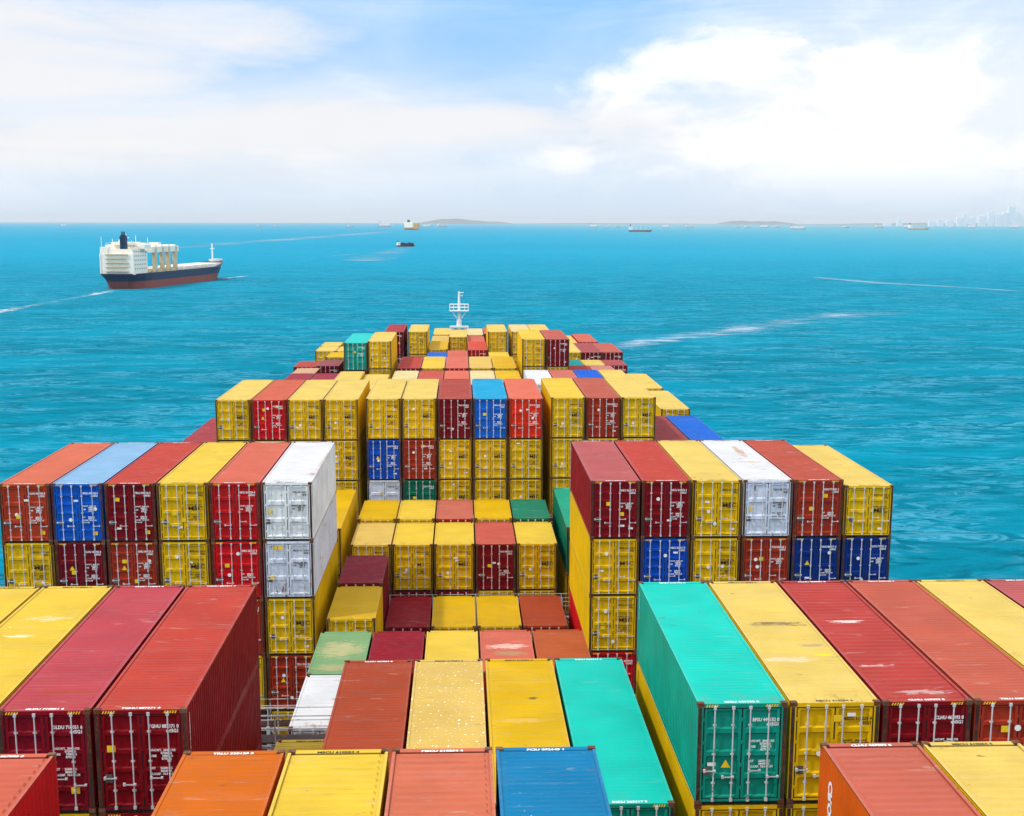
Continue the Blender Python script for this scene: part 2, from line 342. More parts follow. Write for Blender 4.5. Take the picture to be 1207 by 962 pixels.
HC, STD = 2.896, 2.591
L40, L20 = 12.19, 6.06
def container(X, Y, ztop, h, L, body, roof, label, ribs=4, depth=.03, detail=2, marks='w', idn=0, rough_roof=None, flecks=0.0, rust=.35, wear=1.0, logo=None, side=False, scr=(), stk=None, dull=None, seedk=0):
    """a shipping container as an Empty with its parts; the doors face aft"""
    c = empty('shipping_container', (X, Y, SEA + ztop - h + 0.0))
    tag(c, label, 'shipping container', 'shipping containers stacked on the deck')
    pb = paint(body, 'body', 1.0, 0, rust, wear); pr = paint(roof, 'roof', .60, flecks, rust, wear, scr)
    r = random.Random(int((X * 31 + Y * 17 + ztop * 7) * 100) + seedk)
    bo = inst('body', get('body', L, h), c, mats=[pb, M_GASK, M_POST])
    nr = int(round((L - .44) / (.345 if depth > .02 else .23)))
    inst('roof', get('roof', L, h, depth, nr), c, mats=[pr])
    ends = [(sx, y, z) for sx in (-1, 1) for y in (.084, L - .084) for z in (.0605, h - .0605)] if detail == 2 else \
           [(sx, .084, z) for sx in (-1, 1) for z in (.0605, h - .0605)]
    for sx, y, z in ends: inst('corner_casting', get('cast'), c, (sx * (W2 - .0895), y, z))
    txtm = M_WHITE if marks == 'w' else M_DARKM
    wd = 1.035
    for sgn in (-1, 1):
        d = inst('door', get('door', h, ribs, wd), c, (-W2 + .172 if sgn < 0 else .005, 0, 0), mats=[pb])
        for k, xx in enumerate((.30, .80) if sgn < 0 else (.21, .71)):
            inst('locking_rod', get('rod', h), d, (xx, -.004, 0))
        if detail >= 1:
            for xx, zz in (((.30, .98), (.80, .80)) if sgn < 0 else ((.50, .98), (1.0, .80))):
                inst('handle', get('handle'), d, (xx + .03 if sgn < 0 else xx, -.012, zz), rot=(0, 0, 0))
    tm = TXT[idn % len(TXT)]
    if detail >= 0:
        inst('marking', tm[0], c, (W2 - .22, .004, h - .52), [txtm], (math.pi / 2, 0, 0))
        if r.random() < .85: inst('marking', T_DATA[0], c, (.20, .004, h - 1.08 - .1 * r.random()), [txtm], (math.pi / 2, 0, 0))
        if detail >= 1 and r.random() < .7: inst('marking', T_DATA[1], c, (.20, .004, h - 1.68), [txtm], (math.pi / 2, 0, 0))
    if logo: inst('marking', T_LOGO, c, (.62, .002, h - 1.35), [txtm], (math.pi / 2, 0, 0))
    if h == HC and marks == 'w' and detail == 2:
        for x0 in (-W2 + .22, W2 - .60): inst('hazard_stripes', get('str'), c, (x0, .009, h - .118))
    r.random(); # plates and stickers
    if detail >= 0:
        inst('data_plate', PLT, c, (-.93 + .1 * r.random(), .022, h * .33), None)
        for (ty, sx_, sz_) in stk or (): inst('sticker' if ty != 't' else 'warning_sticker', {'t': TRI, 'y': SQ, 'w': WSQ, 'o': RND}[ty], c, (sx_, .012, sz_ * h))
        if stk: r = type('q', (), {'random': staticmethod(lambda: .99)})
        if r.random() < .8: inst('sticker', RND if r.random() < .6 else SQ, c, (-.42 + .1 * r.random(), .010, h * (.36 + .4 * r.random())))
        for q in range(0 if stk else int(r.random() * 3)): inst('sticker', (SQ, RND, WSQ)[int(r.random() * 3)], c, (-.65 + 1.5 * r.random(), .012, h * (.15 + .75 * r.random())))
        if r.random() < .5: inst('sticker', WSQ if r.random() < .5 else SQ, c, (.78, .012, .42 + .1 * r.random()))
        if r.random() < .35: inst('warning_sticker', TRI, c, (-.43, .010, h * .55))
    if detail == 2 and roof[0] + roof[1] < 700:
        rm = M_WHITE if marks == 'w' else M_DARKM
        inst('roof_marking', tm[1], c, (0, .10, h - .016), [rm])
        inst('roof_marking', tm[1], c, (0, L - .10 - .13, h - .016), [rm])
        inst('marking', tm[2], c, (W2 - .009, .40, h - .35), [txtm], (math.pi / 2, 0, math.pi / 2))
        if not side: inst('marking', tm[2], c, (-W2 + .009, L - .45, h - .35), [txtm], (math.pi / 2, 0, -math.pi / 2))
    if side: inst('marking', T_SIDE, c, (-W2 + .008, L - 1.15, h - .55), [M_WHITE], SIDE_ROT)
    return c

# ------------------------------------------------------------ the cargo plan
PW, GP = 2.5177, .4646
def cx(c):                      # centre of column c (may be fractional)
    x = (c - 8) * PW
    return x - GP if c < 5.5 else x + GP if c > 10.5 else x
BY = dict(A=18.19, B=33.28, B2=48.34, C=62.92, C2=77.31, D=92.09, E=106.7, F=121.3, G=137.0, H=151.6, I=166.2, J=180.8, K=195.4)
# paint: letter -> (door colour, roof colour paled by bleaching and painted-in sunlight, ribs, marks)
P = {
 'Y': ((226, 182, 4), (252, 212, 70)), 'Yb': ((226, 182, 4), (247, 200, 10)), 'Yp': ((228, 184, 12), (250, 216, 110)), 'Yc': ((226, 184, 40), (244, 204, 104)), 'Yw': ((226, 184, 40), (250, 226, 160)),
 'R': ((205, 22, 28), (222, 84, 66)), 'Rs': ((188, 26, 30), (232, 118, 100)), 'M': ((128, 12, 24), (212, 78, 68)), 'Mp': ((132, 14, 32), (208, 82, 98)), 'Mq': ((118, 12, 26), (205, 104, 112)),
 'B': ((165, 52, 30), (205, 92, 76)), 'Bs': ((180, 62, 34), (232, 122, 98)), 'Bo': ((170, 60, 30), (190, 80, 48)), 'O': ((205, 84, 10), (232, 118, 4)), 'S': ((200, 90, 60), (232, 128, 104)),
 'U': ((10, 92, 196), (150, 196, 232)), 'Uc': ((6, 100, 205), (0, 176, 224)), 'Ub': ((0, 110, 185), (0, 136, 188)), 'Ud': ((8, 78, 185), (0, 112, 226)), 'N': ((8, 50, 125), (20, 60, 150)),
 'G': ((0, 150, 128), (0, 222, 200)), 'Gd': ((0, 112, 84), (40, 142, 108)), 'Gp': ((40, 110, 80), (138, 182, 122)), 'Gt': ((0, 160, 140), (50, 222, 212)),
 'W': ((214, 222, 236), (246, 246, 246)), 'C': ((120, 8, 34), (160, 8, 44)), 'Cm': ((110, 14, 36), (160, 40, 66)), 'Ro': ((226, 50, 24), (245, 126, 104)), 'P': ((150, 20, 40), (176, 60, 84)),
}
CN = {'Y': 'yellow', 'Yb': 'bright yellow', 'Yp': 'pale-roofed yellow', 'Yc': 'cream-roofed yellow', 'Yw': 'cream-roofed yellow', 'R': 'bright red', 'Rs': 'salmon-roofed red', 'M': 'dark red', 'Mp': 'plum red', 'Mq': 'dusty maroon',
      'B': 'brown-red', 'Bs': 'rust-orange', 'Bo': 'brown', 'O': 'orange', 'S': 'salmon', 'U': 'blue, pale-roofed', 'Uc': 'bright blue', 'Ub': 'blue', 'Ud': 'royal blue', 'N': 'navy blue', 'G': 'turquoise green', 'Gd': 'dark green',
      'Gp': 'faded green', 'Gt': 'teal', 'W': 'white', 'C': 'crimson', 'Cm': 'wine red', 'Ro': 'scarlet', 'P': 'plum'}
ORD = ['leftmost', 'second from left', 'third from left', 'fourth from left', 'fifth from left', 'sixth from left', 'seventh from left']
TIER = ['top', 'second tier', 'third tier', 'fourth tier', 'fifth tier']
# block: (bay, phrase, first column, columns, detail); each stack: (column, top z, [paints from the top], half, options)
SKIP = set()
PLAN = []
def S(bay, phrase, cols, detail=2):
    for i, st in enumerate(cols):
        col, z, kinds = st[:3]; half = st[3] if len(st) > 3 else 'full'; opt = st[4] if len(st) > 4 else {}
        PLAN.append((bay, phrase, i, col, z, kinds, half, opt, detail))
Zt = -12.45
S('A', 'nearest row', [(4, -12.62, ['Rs', 'M'], 'full', {'0': {'label': 'salmon-topped dark red container cut off by the bottom left corner'}}),
   (6, -12.62, ['O', 'Y'], 'full', {'0': {'depth': .008, 'label': 'plain orange container at the bottom, left of the yellow ridged one'}}),
   (7, -12.62, ['Y', 'B'], 'full', {'0': {'label': 'ridged yellow container at the bottom, between the orange and the salmon one'}}),
   (8, -12.62, ['S', 'Y'], 'full', {'0': {'label': 'ridged salmon container at the bottom centre, beside the blue one'}}),
   (9, -12.62, ['Ub', 'Y'], 'full', {'0': {'depth': .014, 'flecks': .06, 'label': 'blue container with white flecks on its roof at the bottom centre', 'dull': 1}}),
   (12, -12.62, ['Bs', 'Y'], 'full', {'0': {'side': True, 'roof': (222, 118, 104), 'body': (205, 88, 14), 'label': 'container with orange lettered side and ridged pink roof, bottom right'}}),
   (13, -12.62, ['Yp', 'Y'], 'full', {'0': {'label': 'ridged pale yellow container in the bottom right corner'}})])
S('B', 'front left block', [(2, -12.66, ['Y', 'Y'], 'full', {'0': {'label': 'yellow container at the left edge, beside the larger scuffed yellow roof'}}),
   (3, -12.66, ['Y', 'B'], 'full', {'0': {'flecks': .12, 'depth': .016, 'scr': ((.1, 8.3, .8, .3, (.66, .50, .30), .75), (-.2, 6.5, .5, .2, (.78, .70, .5), .8)), 'label': 'yellow container with scuffed roof, left of the plum one in front-left block'}}),
   (4, -12.66, ['Mp', 'Y'], 'full', {'0': {'idn': 3, 'stk': (('y', .72, .22),), 'depth': .018, 'scr': ((.2, 1.5, 1.0, .18, (.30, .05, .02), .85), (-.5, 2.3, .6, .15, (.25, .05, .03), .6)), 'label': 'plum-roofed dark red container in the front-left block, rust marks on roof'}}),
   (5, -12.66, ['M', 'M', 'B'], 'full', {'0': {'idn': 0, 'stk': (('y', -.80, .62),), 'depth': .018, 'label': 'big dark red container with yellow door sticker, right end of front-left block'}})])
S('B', 'front middle row', [(6, -18.5, ['Y', 'Y']), (7, -15.51, ['Bo', 'B'], 'full', {'0': {'depth': .012, 'label': 'brown-roofed container in front of the crimson one, left in the middle row'}}),
   (8, -15.51, ['Yc', 'Y'], 'full', {'0': {'flecks': .95, 'depth': .01, 'label': 'pale yellow container with roof covered in white flecks, middle row'}}),
   (9, -15.51, ['Yb', 'Y'], 'full', {'0': {'depth': .016, 'scr': ((-.2, 3.8, .9, .3, (.45, .28, .10), .65), (.3, 8.2, .25, .12, (.10, .07, .04), .9), (-.1, 6.2, 1.0, .2, (.6, .4, .15), .4)), 'label': 'bright yellow container between the flecked one and the turquoise one'}}),
   (10, -15.51, ['G', 'Y'], 'full', {'0': {'depth': .005, 'wear': .4, 'label': 'smooth turquoise container, right end of the middle row, roof fully in view'}})])
S('B', 'front right block', [(11, -12.68, ['G', 'Y', 'Y'], 'full', {'0': {'idn': 1, 'stk': (('t', -.42, .40), ('w', -.80, .40)), 'depth': .012, 'wear': .5, 'label': 'turquoise green container with warning triangle on its door, left end of front-right block'}}),
   (12, -12.68, ['Yp', 'Y'], 'full', {'0': {'idn': 2, 'depth': .018, 'scr': ((.15, 7.1, 1.1, .22, (.12, .085, .05), .8), (.6, 4.9, .45, .2, (.3, .2, .12), .6), (.75, 4.0, .28, .12, (.8, .5, .02), .9), (-.3, 3.6, .9, .25, (.62, .52, .40), .6)), 'label': 'beige-yellow container with dark scrapes on the roof beside the turquoise green one'}}),
   (13, -12.68, ['M', 'Y'], 'full', {'0': {'idn': 6, 'roof': (204, 76, 74), 'depth': .03, 'scr': ((-.1, 7.3, .6, .16, (.62, .58, .55), .8), (-.5, 3.0, .7, .14, (.6, .5, .46), .6), (.2, .8, .9, .2, (.5, .42, .38), .6)), 'label': 'ridged red-roofed maroon container, third in the front-right block'}}),
   (14, -12.68, ['B', 'Y'], 'full', {'0': {'idn': 4, 'roof': (214, 106, 90), 'depth': .02, 'label': 'pink-roofed brown-red container, fourth in the front-right block'}}),
   (15, -12.68, ['Yp'], 'full', {'0': {'depth': .012, 'label': 'pale yellow container at the right edge beside the last pink one'}}),
   (16, -12.68, ['Mq'], 'full', {'0': {'label': 'dusty pink container corner at the right edge of the picture'}})])
S('B2', 'sunken middle row, far half', [(6, -19.21, ['Gp', 'Gd'], 'far', {'0': {'depth': .006, 'scr': ((0, 3.4, 1.2, 1.5, (.42, .36, .18), .75), (0, .9, 1.2, .5, (.40, .30, .16), .6)), 'label': 'faded green short container above the white one'}}), (7, -19.21, ['C'], 'far', {'0': {'depth': .004, 'wear': .3, 'label': 'short crimson container between faded green and yellow roofs'}}),
   (8, -19.21, ['Y'], 'far', {'0': {'depth': .006, 'label': 'short yellow container right of the crimson one in the sunken row'}}), (9, -19.21, ['Rs'], 'far', {'0': {'depth': .006, 'scr': ((.1, 2.6, .9, .4, (.30, .24, .12), .7), (0, 3.6, 1.1, .4, (.75, .5, .42), .7)), 'label': 'short salmon container with scraped roof behind the bright yellow one'}}),
   (10, -19.21, ['Bo'], 'far', {'0': {'depth': .006, 'roof': (204, 98, 52), 'label': 'short rusty orange-brown container behind the turquoise one'}})])
S('B2', 'sunken middle row, near half', [(6, -19.21, ['W', 'Yb'], 'near', {'0': {'rust': .9, 'scr': ((.5, 3.2, .5, .2, (.30, .14, .10), .8), (.4, 5.4, .5, .15, (.35, .3, .28), .7), (0, .2, 1.1, .12, (.25, .15, .1), .7)), 'label': 'white rusty-edged short container left of the brown roof'}})])
S('C', 'left block behind', [(0, Zt, ['Bs', 'Y', 'B']), (1, Zt, ['U', 'Mq', 'Y']), (2, Zt, ['M', 'B', 'Y']), (3, Zt, ['Y', 'Y', 'B']),
   (4, Zt, ['Rs', 'R', 'B', 'Y']), (5, Zt, ['W', 'W', 'Y', 'B', 'Y'], 'full', {'0': {'body': (232, 238, 248), 'rust': .5, 'stk': (('y', -.80, .50), ('o', .6, .8)), 'scr': ((.95, 2.4, .3, .4, (.35, .16, .06), .8), (-.2, 10.5, .9, .1, (.4, .36, .33), .7), (1.15, 6, .08, 4, (.38, .18, .07), .7)), 'label': 'white container with rust-edged roof, top at right end of mid-left block'}, '1': {'rust': 1.3, 'stk': (('y', -.80, .36), ('y', -.66, .88), ('y', -.38, .88)), 'label': 'white container with badly rusted doors under another white one, mid-left block'}})])
S('C', 'mid-right block', [(11, Zt, ['Mq', 'Y', 'Y', 'R', 'B'], 'full', {'0': {'body': (132, 14, 28)}}), (12, Zt, ['M', 'Ud']), (13, Zt, ['Yp', 'Y']), (14, Zt, ['W', 'B'], 'full', {'0': {'rust': 1.3, 'stk': (('y', -.80, .50),), 'scr': ((.3, 8.5, .25, 2.2, (.40, .20, .08), .75), (.2, 5.2, .8, .18, (.45, .25, .12), .8)), 'label': 'white container with rust-stained doors on top of the mid-right block'}}),
   (15, Zt, ['B', 'N']), (16, Zt - .30, ['Yp', 'N'], 'full', {'0': {'h': STD}})])
S('C', 'deep middle row, far half', [(6, -19.21, ['Cm', 'M'], 'far', {'0': {'depth': .006, 'label': 'short wine-red container above the yellow one, beside the white stack'}}), (7, -21.72, ['C'], 'far', {'0': {'depth': .006}}), (8, -21.72, ['Yb'], 'far', {'0': {'depth': .006}}),
   (9, -21.72, ['Yb'], 'far', {'0': {'depth': .006}}), (10, -21.72, ['Bo'], 'far', {'0': {'depth': .006}})])
S('C', 'deep middle row, near half', [(6, -19.35, ['Yb', 'Y', 'Y'], 'near', {'0': {'depth': .006, 'label': 'short yellow container below the wine-red one, beside the white stack'}})])
S('C2', 'gap row before the wide wall', [(5, -18.15, ['Yb', 'Y', 'Y'], 'full', {'0': {'label': 'long yellow container seen between the white stack and the low middle row'}}), (11, -18.15, ['Gd', 'Yb', 'Y'], 'full', {'0': {'roof': (40, 178, 140), 'label': 'green container seen in the gap left of the mid-right block'}})])
S('C2', 'low middle row, near half', [(6, -19.15, ['Yc', 'M'], 'near'), (7, -19.15, ['Y', 'M'], 'near'), (8, -19.15, ['Y', 'M'], 'near'), (9, -19.15, ['M', 'Y'], 'near', {'0': {'roof': (222, 104, 92)}}), (10, -19.15, ['Y', 'Y'], 'near')])
S('C2', 'low middle row, far half', [(6, -18.95, ['Yb'], 'far'), (7, -18.95, ['Y'], 'far'), (8, -18.95, ['Rs'], 'far', {'0': {'roof': (222, 124, 110)}}), (9, -18.95, ['Yb'], 'far'), (10, -18.95, ['Gd'], 'far')])
S('D', 'left block of the wide wall', [(1, -15.3, ['P', 'Y'], 'full', {'0': {'roof': (188, 76, 92)}}), (2, -12.3, ['Yp', 'Y']), (3, -12.3, ['R', 'Y'], 'full', {'0': {'roof': (230, 112, 88)}}), (4, -12.3, ['Yp', 'Y']), (5, -12.3, ['Yp', 'Y', 'Y'])], 1)
S('D', 'centre block of the wide wall', [(6, -12.25, ['Yp', 'Ud', 'W']), (7, -12.25, ['Yp', 'B', 'Gd']), (8, -12.25, ['Mq', 'Y', 'Y'], 'full', {'0': {'roof': (192, 82, 74)}}), (9, -12.25, ['Uc', 'Y', 'Y']), (10, -12.25, ['Ro', 'Y', 'Y'])], 1)
S('D', 'right block of the wide wall', [(11, -12.2, ['Y', 'Y', 'Y']), (12, -12.2, ['B', 'Y'], 'full', {'0': {'roof': (208, 104, 88)}}), (13, -12.2, ['Yp', 'Y']), (14, -15.3, ['Mq', 'Y'], 'full', {'0': {'roof': (176, 74, 84)}}), (15, -15.3, ['Ud', 'Y'])], 1)
S('E', 'side row beyond the wide wall', [(15, -15.1, ['Yp', 'Y'])], 0)
S('F', 'flat row beyond the wide wall', [(2, -15.1, ['P']), (3, -15.1, ['P']), (4, -14.9, ['Yp']), (5, -15.2, ['Yp'])], 0)
S('F', 'flat centre row beyond the wide wall', [(6, -14.85, ['Yw']), (7, -14.85, ['Rs'], 'full', {'0': {'roof': (220, 96, 84)}}), (8, -14.85, ['Ro']), (9, -14.85, ['Yw']), (10, -14.85, ['Yb'])], 0)
S('F', 'flat right row beyond the wide wall', [(11, -14.8, ['W']), (12, -14.8, ['Rs'], 'full', {'0': {'roof': (226, 126, 116)}}), (13, -14.8, ['Ud'], 'full', {'0': {'roof': (0, 104, 222)}}), (14, -14.8, ['Yp']), (15, -15.2, ['Yp'])], 0)
S('G', 'far pair on the left', [(4, -12.35, ['Gt', 'Mq'], 'full', {'0': {'label': 'teal container standing high on the left in the distance'}}), (5, -12.2, ['Yp', 'Y'], 'full', {'0': {'label': 'tall yellow container beside the teal one in the distance'}})], 0)
S('G', 'distant centre row', [(6, -15.0, ['M']), (7, -15.0, ['Y']), (8, -15.0, ['Rs'], 'full', {'0': {'roof': (240, 124, 108)}}), (9, -15.0, ['Yc']), (10, -15.0, ['Yb'])], 0)
S('G', 'far pair on the right', [(11, -12.0, ['Y', 'Y'], 'full', {'0': {'label': 'tall distant yellow container left of the distant dark red one'}}), (12, -12.0, ['M', 'Y'], 'full', {'0': {'roof': (212, 106, 96), 'label': 'tall distant dark red container, right of the distant yellow one'}})], 0)
S('G', 'distant left edge, near', [(1.8, -15.6, ['Rs'], 'near', {'0': {'roof': (236, 190, 160), 'label': 'small distant beige-topped container at the left rail'}})], 0)
S('G', 'distant right edge, near', [(13, -15.4, ['M'], 'near'), (14, -15.4, ['Rs'], 'near', {'0': {'roof': (228, 148, 140)}})], 0)
S('G', 'distant left edge, far', [(1.6, -15.5, ['M'], 'far', {'0': {'roof': (205, 84, 84)}}), (2.6, -15.4, ['Mq'], 'far', {'0': {'roof': (176, 92, 110)}})], 0)
S('G', 'distant right edge, far', [(12.85, -15.4, ['Gt'], 'far'), (13.8, -15.4, ['Yp'], 'far'), (14.75, -15.4, ['P'], 'far', {'0': {'roof': (196, 88, 98)}})], 0)
S('H', 'distant left row', [(2.65, -15.3, ['Yb'], 'near'), (3.65, -16.2, ['Yp'], 'near')], 0)
S('H', 'distant left row, behind', [(1.9, -15.2, ['Yp'], 'far'), (2.9, -15.2, ['Yp'], 'far')], 0)
S('H', 'distant right row', [(13.05, -14.8, ['Yp', 'Y']), (14, -14.8, ['Mq'], 'full', {'0': {'roof': (190, 92, 100)}}), (14.95, -14.8, ['M'], 'full', {'0': {'roof': (214, 110, 100)}})], 0)
S('H', 'dim centre row near the bow', [(7, -15.95, ['Ud']), (8, -15.7, ['Rs']), (10, -15.9, ['Y'])], 0)
S('I', 'left pair near the bow', [(5, -13.6, ['Mq', 'M'], 'full', {'0': {'roof': (192, 62, 80)}}), (6, -13.6, ['Yp', 'Y'])], 0)
S('I', 'centre row near the bow', [(7, -15.8, ['Yb']), (9, -15.9, ['Rs'], 'full', {'0': {'roof': (240, 92, 76)}})], 0)
S('I', 'right trio near the bow', [(10, -13.6, ['Yp', 'Y']), (11, -13.6, ['Yw', 'Y'], 'full', {'0': {'roof': (250, 222, 150)}}), (12, -13.6, ['Yp', 'Y'])], 0)
S('I', 'bow edge', [(1.8, -15.4, ['Yp'], 'near'), (13.4, -15.1, ['Yp']), (14.4, -14.9, ['Rs'])], 0)
S('J', 'last row but one at the bow', [(7, -16.35, ['Yc']), (8, -15.5, ['Yp', 'Y']), (9, -16.4, ['Rs', 'M'])], 0)
S('K', 'last row at the bow', [(7, -16.4, ['Yp', 'Y']), (9, -16.45, ['Yw', 'Y']), (10, -16.3, ['Rs'])], 0)

DECK = -30.5
lowest = {}
used = {}
BUILT = []
for bay, phrase, i, col, z, kinds, half, opt, detail in PLAN:
    y0 = BY[bay]; L = L40
    if half == 'near': L = L20
    if half == 'far': L = L20; y0 += L40 - L20
    ztop = z
    for t, k in enumerate(kinds):
        o = opt.get(str(t), {}); h = o.get('h', HC)
        body, roof = P[k]; body = o.get('body', body); roof = o.get('roof', roof)
        key = f'{bay}{half[0]}{col}_{t}'
        if key not in SKIP:
            tier = TIER[t] + (' of stack' if t == 0 and len(kinds) > 1 else '')
            lab = o.get('label') or f"{CN[k]} container, {TIER[t]}, {ORD[i]} in {phrase}"
            if lab in used: print('DUP', lab)
            used[lab] = 1
            yel = k[0] == 'Y'
            ob = container(cx(col), y0, ztop, h, L, body, roof, lab, ribs=o.get('ribs', 4 if yel else 3 if k == 'W' else (4, 5, 3, 5, 6)[int(col * 7 + t * 3 + y0) % 5]), depth=o.get('depth', .042 if detail == 2 and bay == 'A' else .016),
                      detail=detail if L == L40 or detail < 2 else 1, marks='d' if yel or k == 'W' else 'w', idn=o.get('idn', 2 if yel else int(col * 3 + t * 5 + y0) % 8),
                      flecks=o.get('flecks', 0.0), rust=o.get('rust', .25 + .65 * ((col * 37 + y0 * 13 + t * 7) % 10) / 10), wear=o.get('wear', 1.0), logo=(yel and detail >= 1), side=o.get('side', False), scr=o.get('scr', ()), stk=o.get('stk'))
            ob['key'] = key
            BUILT.append(key)
            if bay in ('A', 'B', 'C', 'C2', 'D', 'B2'): pass
            lowest[(bay, half, col)] = (cx(col), y0, L, ztop - h)
        ztop -= h + .02

# ------------------------------------------------------------ our ship: hull, deck, added stack pedestals
M_HULL = mat('hull_paint', (.03, .07, .14), .5, 0, .15, .2); M_DECK = mat('deck_paint', (.12, .035, .025), .6, 0, .2, .3)
def halfw(y):
    if y < 110: return 22.6
    t = (y - 110) / 126.0; return max(.2, 22.6 * (1 - t ** 2.6) ** .8) if t < 1 else .2
ys = [-40, 0, 60, 100, 110] + [110 + 126 * k / 22 for k in range(1, 23)]
hb = MB(); left = []; right = []
def dz(y): return SEA + DECK + (max(0, (y - 205)) / 31.0) * 2.5
secs = []
for y in ys:
    hw = halfw(y); z1 = dz(y); hwl = hw * (.97 if y < 120 else .97 - .5 * ((y - 120) / 116))
    secs.append([(-hw, y, z1), (-hw, y, z1 - 3), (-hwl, y, -1.5), (hwl, y, -1.5), (hw, y, z1 - 3), (hw, y, z1)])
hb.grid(secs, flip=True); hb.face(list(reversed(secs[0])))
hullroot = empty('container_ship', (0, 100, 0)); tag(hullroot, 'the container ship we stand on, its dark hull under the stacked containers', 'ship')
ho = hb.build('hull', M_HULL, hullroot, (0, -100, 0))
db = MB(); db.grid([[(-halfw(y) + .02, y, dz(y) - .05), (halfw(y) - .02, y, dz(y) - .05)] for y in ys], flip=True)
db.build('deck', M_DECK, hullroot, (0, -100, 0))
cb = MB()  # boxes added under each stack in place of its lower tiers
for (bay, half, col), (x, y0, L, zb) in lowest.items():
    cb.box(x - 1.17, x + 1.17, y0 + .05, y0 + L - .05, SEA + DECK - .04, SEA + zb - .003)
cb.build('stack_pedestal', M_STEEL, hullroot, (0, -100, 0))
# bow mast and forecastle gear
fm = empty('foremast', (.1, 214, dz(214) - .05)); tag(fm, 'white bow mast with cross platform rising behind the last containers', 'mast')
zb = 0; H = -11.0 - DECK - 0.7
m = MB(); m.bar((0, 0, 0), (0, 0, H * .76), .50, 12, r2=.40); m.bar((0, 0, H * .76), (0, 0, H - .4), .24, 10, r2=.17); m.build('mast_pole', M_WHITE, fm)
zp = H - 3.1
m = MB(); m.box(-1.55, 1.55, -.7, .7, zp - .06, zp + .06)
m.bar((-1.2, 0, zp), (-.4, 0, zp - 1.2), .09); m.bar((1.2, 0, zp), (.4, 0, zp - 1.2), .09); m.build('platform', M_WHITE, fm)
m = MB()
for x in (-1.5, -.9, .9, 1.5):
    for y in (-.65, .65): m.bar((x, y, zp), (x, y, zp + 1.05), .06)
for z in (.55, 1.05):
    for y in (-.65, .65): m.bar((-1.5, y, zp + z), (1.5, y, zp + z), .055)
    for x in (-1.5, 1.5): m.bar((x, -.65, zp + z), (x, .65, zp + z), .055)
m.build('railing', M_WHITE, fm)
m = MB(); m.box(-.16, .16, -.2, .12, H - .5, H); m.box(.1, .75, -.06, .06, H - .25, H - .1); m.box(.1, .62, -.06, .06, H - .75, H - .6); m.build('mast_lamp', M_WHITE, fm)
m = MB(); m.bar((-1.1, 0, 0), (-1.1, 0, H - 5.6), .42, 10); m.bar((1.1, 0, 0), (1.1, 0, H - 5.6), .42, 10); m.box(-1.5, 1.5, -.5, .5, H - 5.8, H - 5.55)
m.build('vent_post', M_WHITE, fm)

# lashing bridges across the gaps between bays
def lashing(y, zt, label, x0=-22.0, x1=22.0, w_=.9):
    e = empty('lashing_bridge', (0, y, SEA + DECK)); tag(e, label, 'lashing bridge', 'lashing bridges between the bays')
    H = zt - DECK; xs = [x0 + (x1 - x0) * k / 17 for k in range(18)]
    m = MB()
    for x in xs:
        for yy in (-w_ / 2, w_ / 2): m.box(x - .09, x + .09, yy - .06, yy + .06, 0, H)
    for zz in (H - 2.9, H - .05):
        if zz > .5:
            for yy in (-w_ / 2, w_ / 2): m.box(x0, x1, yy - .055, yy + .055, zz - .12, zz)
    m.build('frame', M_RAIL, e)
    m = MB(); m.box(x0, x1, -w_ / 2 + .06, w_ / 2 - .06, H + .0, H + .05); m.build('walkway', M_STEEL, e)
    m = MB()
    for x in xs:
        for yy in (-w_ / 2, w_ / 2): m.bar((x, yy, H + .05), (x, yy, H + 1.1), .03)
    for zz in (.6, 1.1):
        for yy in (-w_ / 2, w_ / 2): m.bar((x0, yy, H + zz), (x1, yy, H + zz), .020)
    m.build('railing', M_RAIL, e)
    m = MB()
    for x in xs[:-1]:
        m.bar((x + .2, -w_ / 2 - .07, H - .2), (x + 2.2, -w_ / 2 - .07, H - 2.7), .025); m.bar((x + 2.2, -w_ / 2 - .1, H - .2), (x + .2, -w_ / 2 - .1, H - 2.7), .025)
    m.build('lashing_rod', M_GALV, e)
lashing(46.9, -19.1, 'grey lashing bridge with railing beside the white short container')
lashing(62.0, -24.4, 'grey lashing bridge in the dark gap before the white stack')
lashing(76.2, -23.2, 'grey lashing bridge in the gap behind the deep middle row')
lashing(90.8, -21.6, 'grey lashing bridge in front of the wide wall of containers')

# ------------------------------------------------------------ sea
sm = bpy.data.materials.new('sea_water'); sm.use_nodes = True; T = NT(sm.node_tree); b = sm.node_tree.nodes['Principled BSDF']
geo = T.n('ShaderNodeNewGeometry').outputs['Position']
sp = T.n('ShaderNodeSeparateXYZ', {0: geo}).outputs
flat = T.n('ShaderNodeCombineXYZ', {0: sp[0], 1: sp[1], 2: 0.0}).outputs[0]
warp = T.noise(T.vmap(flat, (.01, .012, 1)), 1.0, 3, .5)
bands = T.noise(T.vmap(flat, (.0007, .0022, 1)), 1.0, 5, .6, .6)
fine = T.noise(T.vmap(flat, (.05, .10, 1)), 1.0, 5, .65, .4)
c = T.mix(T.ramp(bands, .35, .65), (.000, .160, .240), (.000, .230, .335))
c = T.mix(T.ramp(fine, .35, .7, 0, .45), c, (.000, .085, .13))
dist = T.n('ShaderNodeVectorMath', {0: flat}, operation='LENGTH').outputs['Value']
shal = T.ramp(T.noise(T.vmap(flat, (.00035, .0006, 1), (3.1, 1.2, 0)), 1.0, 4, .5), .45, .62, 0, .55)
c = T.mix(shal, c, (.0, .22, .30))
